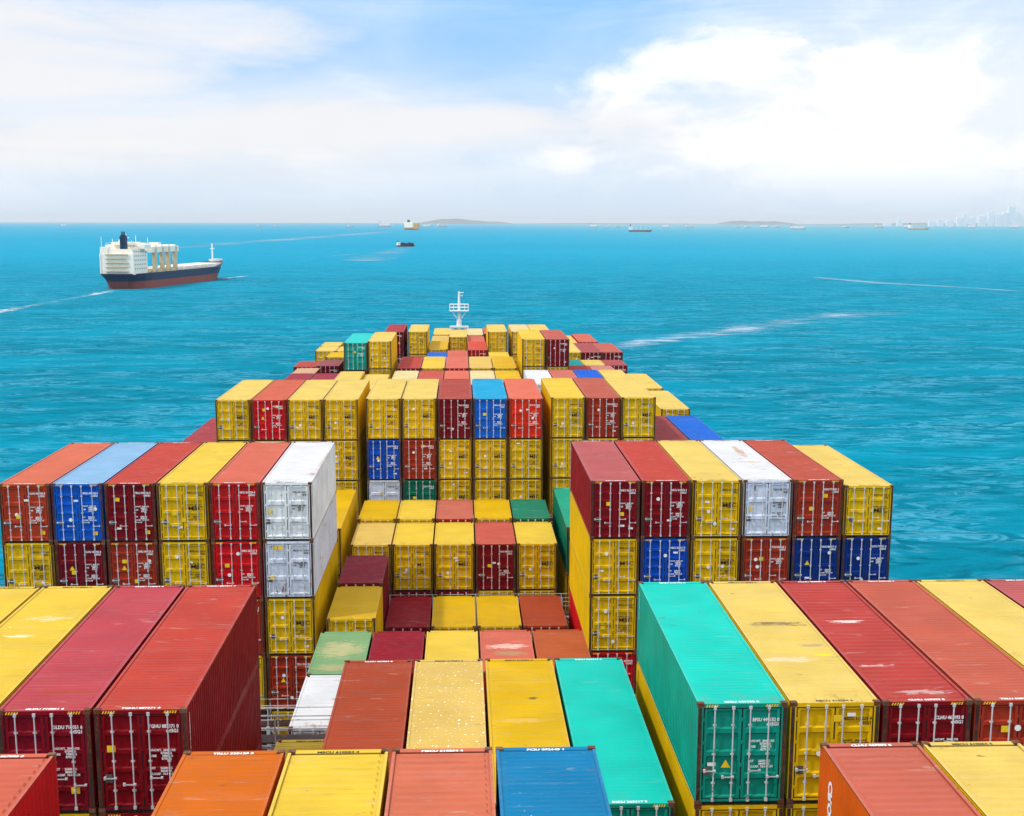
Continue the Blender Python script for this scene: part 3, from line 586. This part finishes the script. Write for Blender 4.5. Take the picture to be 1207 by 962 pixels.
c = T.mix(T.ramp(dist, 280, 2200, 0, .72), c, (.0, .31, .49)); c = T.mix(T.m('MULTIPLY', T.ramp(sp[0], -200, 2200), T.ramp(dist, 600, 2500)), c, (.07, .33, .42))
w1 = T.noise(T.vmap(flat, (.13, .27, 1)), 1.0, 5, .60, 1.1)
w2 = T.noise(T.vmap(flat, (.035, .075, 1)), 1.0, 4, .55, .5)
w3 = T.noise(T.vmap(flat, (.7, 1.3, 1)), 1.0, 4, .6, .4)
w4 = T.noise(T.vmap(flat, (.010, .022, 1)), 1.0, 4, .6, .6)
hgt = T.m('ADD', T.m('ADD', T.m('MULTIPLY', w1, 2.2), T.m('MULTIPLY', w2, 3.0)), T.m('MULTIPLY', w3, .25))
bp = T.n('ShaderNodeBump', {'Height': hgt, 'Strength': .9, 'Distance': 1.0})
rid = T.m('SUBTRACT', 1.0, T.m('MULTIPLY', T.m('ABSOLUTE', T.m('SUBTRACT', w1, .53)), 13.0), clamp=True)   # thin crests, their glint painted in as pale colour
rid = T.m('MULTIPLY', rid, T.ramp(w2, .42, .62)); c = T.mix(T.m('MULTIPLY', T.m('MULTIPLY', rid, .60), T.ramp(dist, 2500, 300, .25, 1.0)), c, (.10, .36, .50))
c = T.mix(T.ramp(w1, .50, .32, 0, .48), c, (.0, .065, .10)); c = T.mix(T.ramp(w4, .45, .68, 0, .5), c, (.0, .275, .40))
nt_ = sm.node_tree; nt_.nodes.remove(b)
df = T.n('ShaderNodeBsdfDiffuse', {'Color': c, 'Normal': bp.outputs[0]}); gl = T.n('ShaderNodeBsdfGlossy', {'Color': (.9, .95, 1, 1), 'Roughness': .22, 'Normal': bp.outputs[0]})
fr = T.n('ShaderNodeFresnel', {'IOR': 1.33, 'Normal': bp.outputs[0]}).outputs[0]
mx = T.n('ShaderNodeMixShader', {0: T.m('ADD', .001, T.m('MULTIPLY', fr, .016)), 1: df.outputs[0], 2: gl.outputs[0]})
T.L.new(mx.outputs[0], nt_.nodes['Material Output'].inputs['Surface'])
R_ = 60000; s = MB(); s.face([(-R_, -3000, 0), (R_, -3000, 0), (R_, R_, 0), (-R_, R_, 0)])
tag(s.build('sea', sm), kind='structure')

# foam: ribbons lying on the water
def foam_mat(name, thr, soft, col=(.72, .80, .84), sc_=(.08, .22), op=1.0):
    m = bpy.data.materials.new(name); m.use_nodes = True; T = NT(m.node_tree); b = m.node_tree.nodes['Principled BSDF']
    g = T.n('ShaderNodeNewGeometry').outputs['Position']; uv = T.n('ShaderNodeUVMap').outputs[0]; u = T.n('ShaderNodeSeparateXYZ', {0: uv}).outputs
    e = T.m('SUBTRACT', 1.0, T.m('ABSOLUTE', T.m('SUBTRACT', T.m('MULTIPLY', u[1], 2.0), 1.0)))
    n = T.noise(T.vmap(g, (sc_[0], sc_[1], 0)), 1.0, 7, .68, .8)
    ends = T.m('MULTIPLY', T.ramp(u[0], 0, .10), T.ramp(u[0], 1.0, .75))
    a = T.ramp(T.m('ADD', n, T.m('MULTIPLY', T.m('MULTIPLY', e, ends), .34)), thr, thr + soft)
    a = T.m('MULTIPLY', a, T.ramp(T.noise(T.vmap(g, (sc_[0] * .22, sc_[1] * .12, 0), (5, 9, 0)), 1.0, 4, .65, .5), .38, .62, .12, 1.0))
    a = T.m('MULTIPLY', T.m('MULTIPLY', a, op), T.ramp(T.m('MULTIPLY', e, ends), 0, .25))
    T.put(b.inputs['Alpha'], a); b.inputs['Base Color'].default_value = (*col, 1); b.inputs['Roughness'].default_value = .8; b.inputs['Specular IOR Level'].default_value = .1
    return m
F1 = foam_mat('thin_foam', .66, .26, (.40, .54, .66), (.06, .20), op=.8); F2 = foam_mat('thick_foam', .62, .26, (.58, .66, .70), (.20, .10), op=.85); F3 = foam_mat('calm_slick', .50, .40, (.22, .42, .52), (.012, .02), op=.75)
F4 = foam_mat('soft_wake', .42, .45, (.18, .40, .52), (.03, .045), op=.65)
def ribbon(name, pts, m, label, z=.12):
    me = bpy.data.meshes.new(name); v = []; f = []; uv = []
    n = len(pts)
    for i, (x, y, wd) in enumerate(pts):
        a = pts[max(0, i - 1)]; c = pts[min(n - 1, i + 1)]; d = Vector((c[0] - a[0], c[1] - a[1], 0)).normalized(); p = Vector((-d.y, d.x, 0))
        v += [tuple(Vector((x, y, z)) + p * wd / 2), tuple(Vector((x, y, z)) - p * wd / 2)]
    for i in range(n - 1): f.append((2 * i, 2 * i + 1, 2 * i + 3, 2 * i + 2))
    me.from_pydata(v, [], f); l = me.uv_layers.new()
    for i, pl in enumerate(me.polygons):
        for li, (uu, vv) in zip(pl.loop_indices, ((i, 1), (i, 0), (i + 1, 0), (i + 1, 1))): l.data[li].uv = (uu / (n - 1), vv)
    me.materials.append(m); o = bpy.data.objects.new(name, me); COL.objects.link(o); tag(o, label, 'foam', kind='stuff')
FOAM = []
ribbon('foam_streak', [(46, 468, 10), (54, 482, 26), (72, 513, 34), (111, 557, 44), (157, 625, 56), (198, 666, 56), (239, 685, 34), (275, 705, 12)], F1, 'long pale foam streak curving across the water to starboard')
ribbon('foam_streak', [(300, 1150, 14), (327, 1017, 26), (352, 976, 26), (400, 850, 12)], F3, 'faint second foam streak near the right edge of the water')
ribbon('ship_wake', [(-238, 640, 16), (-237, 700, 16), (-236, 767, 13), (-234, 840, 12), (-234, 902, 13), (-233, 922, 10)], F2, 'white wake behind the white-housed cargo ship')
ribbon('bow_wave', [(-212, 1060, 8), (-203, 1085, 13), (-192, 1096, 16), (-186, 1130, 10), (-182, 1180, 6)], F2, 'white bow wave at the cargo ship bow')
ribbon('ship_wake', [(-515, 2150, 60), (-497, 2900, 130), (-437, 3983, 160), (-375, 5724, 150), (-319, 7900, 80)], F3, 'long pale track leading to the distant orange ship')
ribbon('ship_wake', [(-124, 1560, 30), (-118, 1650, 80), (-110, 1870, 90), (-103, 2200, 60), (-101, 2490, 30)], F4, 'broad pale wake of the small dark ship')
ribbon('foam_streak', [(-190, 1790, 14), (-163, 1890, 22), (-130, 2010, 14)], F3, 'thin pale streak left of the small dark ship wake')

# ------------------------------------------------------------ other ships
M_CREAM = mat('cream_superstructure', (.88, .82, .70), .5, 0, .06, .12); M_NAVY = mat('navy_hull', (.004, .03, .075), .5, 0, .25, .15)
M_BOOT = mat('red_boot_topping', (.26, .065, .055), .6, 0, .2, .2); M_WIN = mat('dark_windows', (.03, .04, .05), .2); M_TAN = mat('tan_gear', (.62, .50, .32), .6, 0, .15, .3)
M_ORG = mat('orange_cargo', (.85, .40, .10), .6, 0, .3); M_BLK = mat('black_hull', (.02, .02, .03), .5); M_CON = mat('mixed_cargo', (.45, .25, .18), .6, 0, .6)
def hull_parts(e, L, B, D_, Db, split, top, bottom, fine=1.0):
    """lofted hull: stern at x=0, bow at x=L"""
    st = []
    for k in range(0, 25):
        t = k / 24; x = t * L
        bw = B / 2 * (min(1, .78 + t * 3) if t < .1 else 1 if t < .75 else max(.03, (1 - ((t - .75) / .25) ** 2.0)))
        wl = B / 2 * ((.35 + t * 6.5 if t < .1 else 1) if t < .65 else max(.02, 1 - ((t - .65) / .35) ** 1.7))
        wl = min(wl, bw); zt = D_ + (Db - D_) * max(0, (t - .82) / .18) ** .5 * (1 if t > .82 else 0)
        st.append((x, bw, wl, zt))
    def sect(x, bw, wl, zt, z0, z1):
        def half(z):
            f = max(0, min(1, (z + 1) / (zt + 1))); return wl + (bw - wl) * f ** 1.3
        rake = lambda z: (x - L * .06 * (1 - (z + 1) / (zt + 1)) * max(0, (x / L - .7) / .3)) + (6.5 * (1 - min(1, (z + 1) / (D_ + 1))) ** .8 if x < 1e-6 else 0)
        zs = [z0 + (z1 - z0) * q / 4 for q in range(5)]
        return [(rake(z), -half(z), z) for z in zs], [(rake(z), half(z), z) for z in reversed(zs)]
    for nm, z0, z1, m_ in (('hull', split, None, top), ('boot_topping', -1.0, split, bottom)):
        mb = MB(); rows = []
        for x, bw, wl, zt in st:
            a, b_ = sect(x, bw, wl, zt, z0, z1 or zt); rows.append(a + b_)
        mb.grid(rows, flip=False); mb.face(rows[0]); mb.build(nm, m_, e)
    dk = MB(); dk.grid([[(x, -bw + .1, zt - .6), (x, bw - .1, zt - .6)] for x, bw, wl, zt in st]); dk.build('deck', M_TAN, e)
p0 = Vector((-236, 918, 0)); p1 = Vector((-201, 1112, 0)); hd = math.atan2((p1 - p0).y, (p1 - p0).x)
cs = empty('cargo_ship', p0, hd); tag(cs, 'white-housed cargo ship with navy and red hull steaming away to port', 'ship')
hull_parts(cs, 203, 29, 10.5, 15, 5.2, M_NAVY, M_BOOT)
m = MB(); m.box(3.0, 26, -12.2, 12.2, 9.9, 24.0); m.box(4.2, 25, -11.0, 9.5, 24.0, 27.2); m.box(3.2, 9.5, 6.5, 12.0, 24.0, 28.6)
m.box(17, 27.5, -14.4, 14.4, 27.2, 30.0); m.box(13, 26, -8, 8, 30.0, 31.8); m.box(12, 17, -10.5, -4, 27.2, 28.6)
for y in (-11.4, -8.6, 4.4, 9.4): m.box(4, 6.4, y, y + 1.5, 24, 25.4)
for y in (-12.2, -4.1, 3.9, 11.4): m.box(2.5, 3.05, y, y + .8, 9.9, 24.0)
m.build('superstructure', M_CREAM, cs)
m = MB()
for x, y, z, hh_ in ((4, -11, 27.2, 6), (4, 11, 28.6, 7), (26, -13, 30, 5), (26, 13, 30, 4), (22, -6, 31.8, 4.5)): m.bar((x, y, z), (x, y, z + hh_), .22, 5)
for y in (-14.3, 14.3): m.bar((17, y, 31.0), (27.5, y, 31.0), .09)
m.build('antenna', M_CREAM, cs)
m = MB()
for k in range(5):
    z = 12.2 + k * 2.9
    m.box(1.6, 3.0, -8.2 + (k % 2), 8.2, z - .18, z); 
    for j in range(12): m.bar((2.15, -8.2 + j * 1.49, z), (2.15, -8.2 + j * 1.49, z + 1), .06)
    m.bar((2.15, -8.2, z + 1), (2.15, 8.2, z + 1), .07)
m.build('balcony', M_TAN, cs)
m = MB()
for k in range(5):
    for j in range(7): m.box(5.0 + j * 2.9, 5.9 + j * 2.9, -12.23, -12.18, 13.4 + k * 2.9, 14.3 + k * 2.9)
tag(m.build('window_row', M_WIN, cs), kind='stuff')
fu = MB(); fu.box(5, 9.4, -5.4, -1.9, 27.2, 36.0); fu.box(5.6, 8.8, -4.9, -2.4, 36.0, 37.0); fo = fu.build('funnel', M_NAVY, cs)
m = MB()
for y in (-4.6, -3.6, -2.6): m.bar((7.6, y, 37), (7.0, y, 39.0), .35, 8)
m.build('exhaust_pipe', M_BLK, fo)
m = MB(); m.bar((19, 0, 31), (19, 0, 37.5), .5, 8); m.box(18.6, 19.4, -2.6, 2.6, 34.6, 35.0); m.bar((15, 3, 31), (15, 3, 33.6), .5, 8); m.build('radar_mast', M_CREAM, cs)
m = MB(); m.box(16, 22, 12.4, 13.4, 24, 25.4); m.box(27, 30, -11, -7, 10, 13); m.build('lifeboat', M_ORG, cs)
for gx in (38, 62):
    g = empty('gantry', (gx, 0, 9.9)); g.parent = cs; g.name = 'gantry_crane'
    m = MB()
    for y in (-12.8, 12.8):
        for xx in (-1, 12): m.box(xx - 1.7, xx + 1.7, y - 1.2, y + 1.2, 0, 18)
        m.box(-2, 13, y - 1.2, y + 1.2, 0, 2.2)
        m.build('gantry_leg', M_TAN, g); m = MB()
    m = MB(); m.box(-8, 17, -13.9, -10.6, 14.5, 18.6); m.box(-8, 17, 10.6, 13.9, 14.5, 18.6); m.box(-2, 1.5, -13.5, 13.5, 16, 19.5); m.box(9.5, 13, -13.5, 13.5, 16, 19.5); m.box(3, 8, -4, 3, 18, 21); m.build('gantry_beam', M_CREAM, g)
m = MB()
for k in range(9): m.box(33 + k * 16.2, 47.2 + k * 16.2, -10.3, 10.3, 9.9, 13.0)
m.build('hatch_cover', M_CREAM, cs)
m = MB()
for k in range(24): m.box(30 + k * 4.6, 30.5 + k * 4.6, -13.9, -13.6, 10.4, 11.6)
m.box(30, 140, -13.95, -13.75, 11.4, 11.7); m.build('bulwark_rail', M_TAN, cs)
m = MB(); m.box(186, 196, -4, 4, 13, 15.6); m.bar((184, 0, 13), (184, 0, 28.5), .8, 8, r2=.5); m.box(183.6, 184.4, -2, 2, 24, 24.4); m.build('foremast', M_CREAM, cs)

def small_ship(x, y, L, B, hd, label, hull, house, style=0, s=1.0, nm='cargo_ship', cargo=None, group=None):
    e = empty(nm, (x, y, 0), hd); tag(e, label, 'ship', group)
    D_ = L * .055 * s; hull_parts(e, L, B, D_, D_ * 1.3, D_ * .4, hull, M_BOOT)
    hh = L * .12 * s
    m = MB(); m.box(L * .04, L * .17, -B * .42, B * .42, D_ - .8, D_ + hh * .8); m.box(L * .06, L * .18, -B * .48, B * .48, D_ + hh * .8, D_ + hh); m.build('superstructure', house, e)
    m = MB(); m.box(L * .055, L * .10, -B * .12, B * .12, D_ + hh, D_ + hh * 1.45); m.build('funnel', M_NAVY if style != 3 else M_ORG, e)
    m = MB(); m.bar((L * .93, 0, D_), (L * .93, 0, D_ + hh * .9), L * .004, 6)
    if style == 1:
        for k in range(3): m.bar((L * (.32 + .2 * k), 0, D_), (L * (.32 + .2 * k), 0, D_ + hh * .8), L * .008, 6)
    m.build('mast', M_CREAM, e)
    m = MB()
    ch = hh * (.9 if style == 2 else .18)
    for k in range(5):
        m.box(L * (.21 + .14 * k), L * (.335 + .14 * k), -B * .42, B * .42, D_ - .8, D_ + ch * (1 - .12 * ((k * 7) % 3)))
    m.build('deck_cargo' if style == 2 else 'hatch_cover', cargo or M_TAN, e)
    return e
def dirx(px): v = (px - 603.5) / 1549.76; return (.99928 * v + .03856) / (1.0156 - .0379 * v)
small_ship(-121, 2510, 36, 11, math.radians(18), 'small dark ship with a white house ahead of the pale wake', M_BLK, M_CREAM, 2, 1.35, cargo=M_NAVY, nm='coaster')
# the orange ship, stern on
og = small_ship(dirx(481) * 7900, 7900, 150, 62, math.radians(72), 'distant orange and cream ship seen stern on near the horizon', M_ORG, M_CREAM, 2, 1.7, cargo=M_ORG, nm='car_carrier')
small_ship(dirx(741) * 6550, 6550, 118, 22, math.radians(4), 'distant dark-hulled ship with white house right of centre', M_NAVY, M_WHITE, 1, 1.3)
hs = [(75, 6, 2), (306, 6, 0), (326, 6, 1), (413, 7, 0), (454, 14, 2), (503, 9, 2), (521, 12, 0), (700, 10, 2), (716, 6, 1), (728, 7, 0), (785, 9, 2), (813, 10, 1), (870, 6, 0), (882, 8, 0), (901, 10, 2), (916, 8, 0), (941, 19, 2), (998, 8, 0), (1037, 11, 1), (1071, 11, 2), (1084, 27, 0), (1122, 6, 1), (1146, 10, 2), (1196, 12, 2)]
nb = ['the left edge of the picture', 'the left cargo ship', 'the left cargo ship but nearer the middle']
POSW = {75: 'far left, alone on the horizon beyond the white cargo ship', 306: 'tiny horizon ship, left one of two beyond the pale track', 326: 'tiny horizon ship, right one of two beyond the pale track', 413: 'tiny horizon ship left of the pale boxy one',
        454: 'pale boxy horizon ship just left of the orange ship', 503: 'small bright horizon ship just right of the orange ship', 521: 'flat horizon ship at the left foot of the low hill', 700: 'boxy horizon ship left of the dark-hulled ship', 716: 'tiny horizon ship, nearer of the pair above the dark-hulled ship',
        728: 'tiny horizon ship, right of the pair above the dark-hulled ship', 785: 'boxy horizon ship first to the right of the dark-hulled ship', 813: 'horizon ship second to the right of the dark-hulled ship', 870: 'tiny horizon ship at the left foot of the right hill',
        882: 'small flat horizon ship before the right hill', 901: 'boxy horizon ship before the right hill', 916: 'small horizon ship at the right foot of the right hill', 941: 'largest pale boxy ship on the right horizon', 998: 'small horizon ship right of the big boxy one',
        1037: 'horizon ship with masts left of the long flat one', 1071: 'boxy horizon ship touching the long flat one', 1084: 'long flat tanker on the horizon before the skyline', 1122: 'tiny horizon ship with masts below the skyline', 1146: 'boxy horizon ship below the towers', 1196: 'last horizon ship at the right edge'}
for px, wpx, st in hs:
    Dd = 9500 if px in (941, 1084) else 12500
    Lm = wpx * Dd / 1549.76 * 1.0
    small_ship(dirx(px) * Dd - Lm / 2, Dd, Lm, Lm * .2, math.radians(rnd.uniform(-8, 8)), POSW[px], M_TAN if px == 1084 else M_GREY, M_WHITE, st, 2.0 if wpx < 15 else 1.2, cargo=M_WHITE if st == 2 else None, nm='distant_ship', group='ships along the horizon')

# ------------------------------------------------------------ islands and skyline
M_HILL = mat('hill_green', (.05, .09, .07), .9, 0, .2); 
def hill(px0, px1, Dd, hgt, name, seed):
    r = random.Random(seed); x0, x1 = dirx(px0) * Dd, dirx(px1) * Dd; n = 40; rows = []
    ph = [r.uniform(0, 6) for _ in range(5)]
    for j, yy in enumerate((-700, -400, 0, 500, 900)):
        row = []
        for i in range(n + 1):
            t = i / n; e = math.sin(math.pi * t) ** .7 * (.72 + .14 * math.sin(4 * t + ph[0]) + .12 * math.sin(9 * t + ph[1]) + .04 * math.sin(31 * t + ph[2] + j))
            row.append((x0 + (x1 - x0) * t, Dd + yy, max(-.5, hgt * e * (0, .6, 1, .7, 0)[j]) - .5))
        rows.append(row)
    mb = MB(); mb.grid(rows, flip=True); tag(mb.build(name, M_HILL), kind='structure')
hill(490, 606, 33000, 150, 'hill', 1); hill(845, 940, 33000, 140, 'hill', 4); hill(600, 850, 34000, 34, 'coast', 2); hill(930, 1300, 34000, 70, 'coast', 5); hill(250, 500, 34000, 18, 'coast', 6)
M_TOW = mat('hazed_concrete', (.80, .84, .88), .6, 0, .1); M_TWN = mat('tower_glass', (.50, .58, .65), .2)  # concrete lightened and blued, distance haze painted into its colour
tw = [(1046, 9, 45, 'a'), (1060, 6, 70, 'a'), (1098, 8, 60, 'b'), (1108, 7, 80, 'a'), (1119, 9, 70, 'b'), (1130, 6, 110, 'a'), (1136, 5, 150, 'b'), (1145, 8, 110, 'a'), (1157, 9, 130, 'b'), (1167, 6, 180, 'a'), (1176, 8, 150, 'b'), (1184, 7, 170, 'b'), (1191, 8, 250, 'a'), (1198, 6, 180, 'b'), (1205, 9, 140, 'a')]
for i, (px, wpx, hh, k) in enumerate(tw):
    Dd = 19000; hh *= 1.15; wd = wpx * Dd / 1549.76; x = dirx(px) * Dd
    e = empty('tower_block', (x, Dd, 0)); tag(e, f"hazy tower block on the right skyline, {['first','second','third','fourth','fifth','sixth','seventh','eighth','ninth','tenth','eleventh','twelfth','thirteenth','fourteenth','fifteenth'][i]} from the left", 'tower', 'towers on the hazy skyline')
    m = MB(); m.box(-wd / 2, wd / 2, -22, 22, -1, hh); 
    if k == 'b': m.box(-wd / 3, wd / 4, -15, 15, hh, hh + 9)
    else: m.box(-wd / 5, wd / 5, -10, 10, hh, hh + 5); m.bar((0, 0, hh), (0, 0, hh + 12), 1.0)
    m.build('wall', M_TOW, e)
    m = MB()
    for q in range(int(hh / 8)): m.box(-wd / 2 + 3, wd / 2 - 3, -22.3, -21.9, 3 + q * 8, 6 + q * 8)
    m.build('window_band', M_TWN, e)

# ------------------------------------------------------------ haze: closed box of even air
hzm = bpy.data.materials.new('haze'); hzm.use_nodes = True; T = NT(hzm.node_tree); hzm.node_tree.nodes.remove(hzm.node_tree.nodes['Principled BSDF'])
pv = T.n('ShaderNodeVolumePrincipled'); pv.inputs['Color'].default_value = (.90, .97, 1, 1); pv.inputs['Density'].default_value = 3.0e-5; pv.inputs['Anisotropy'].default_value = 0.0
T.L.new(pv.outputs[0], hzm.node_tree.nodes['Material Output'].inputs['Volume'])
m = MB(); m.box(-R_ - 100, R_ + 100, -3100, R_ + 100, -2.0, 330); ho = m.build('haze', hzm); tag(ho, kind='stuff')
print('containers', len(BUILT), 'objects', len(bpy.data.objects))
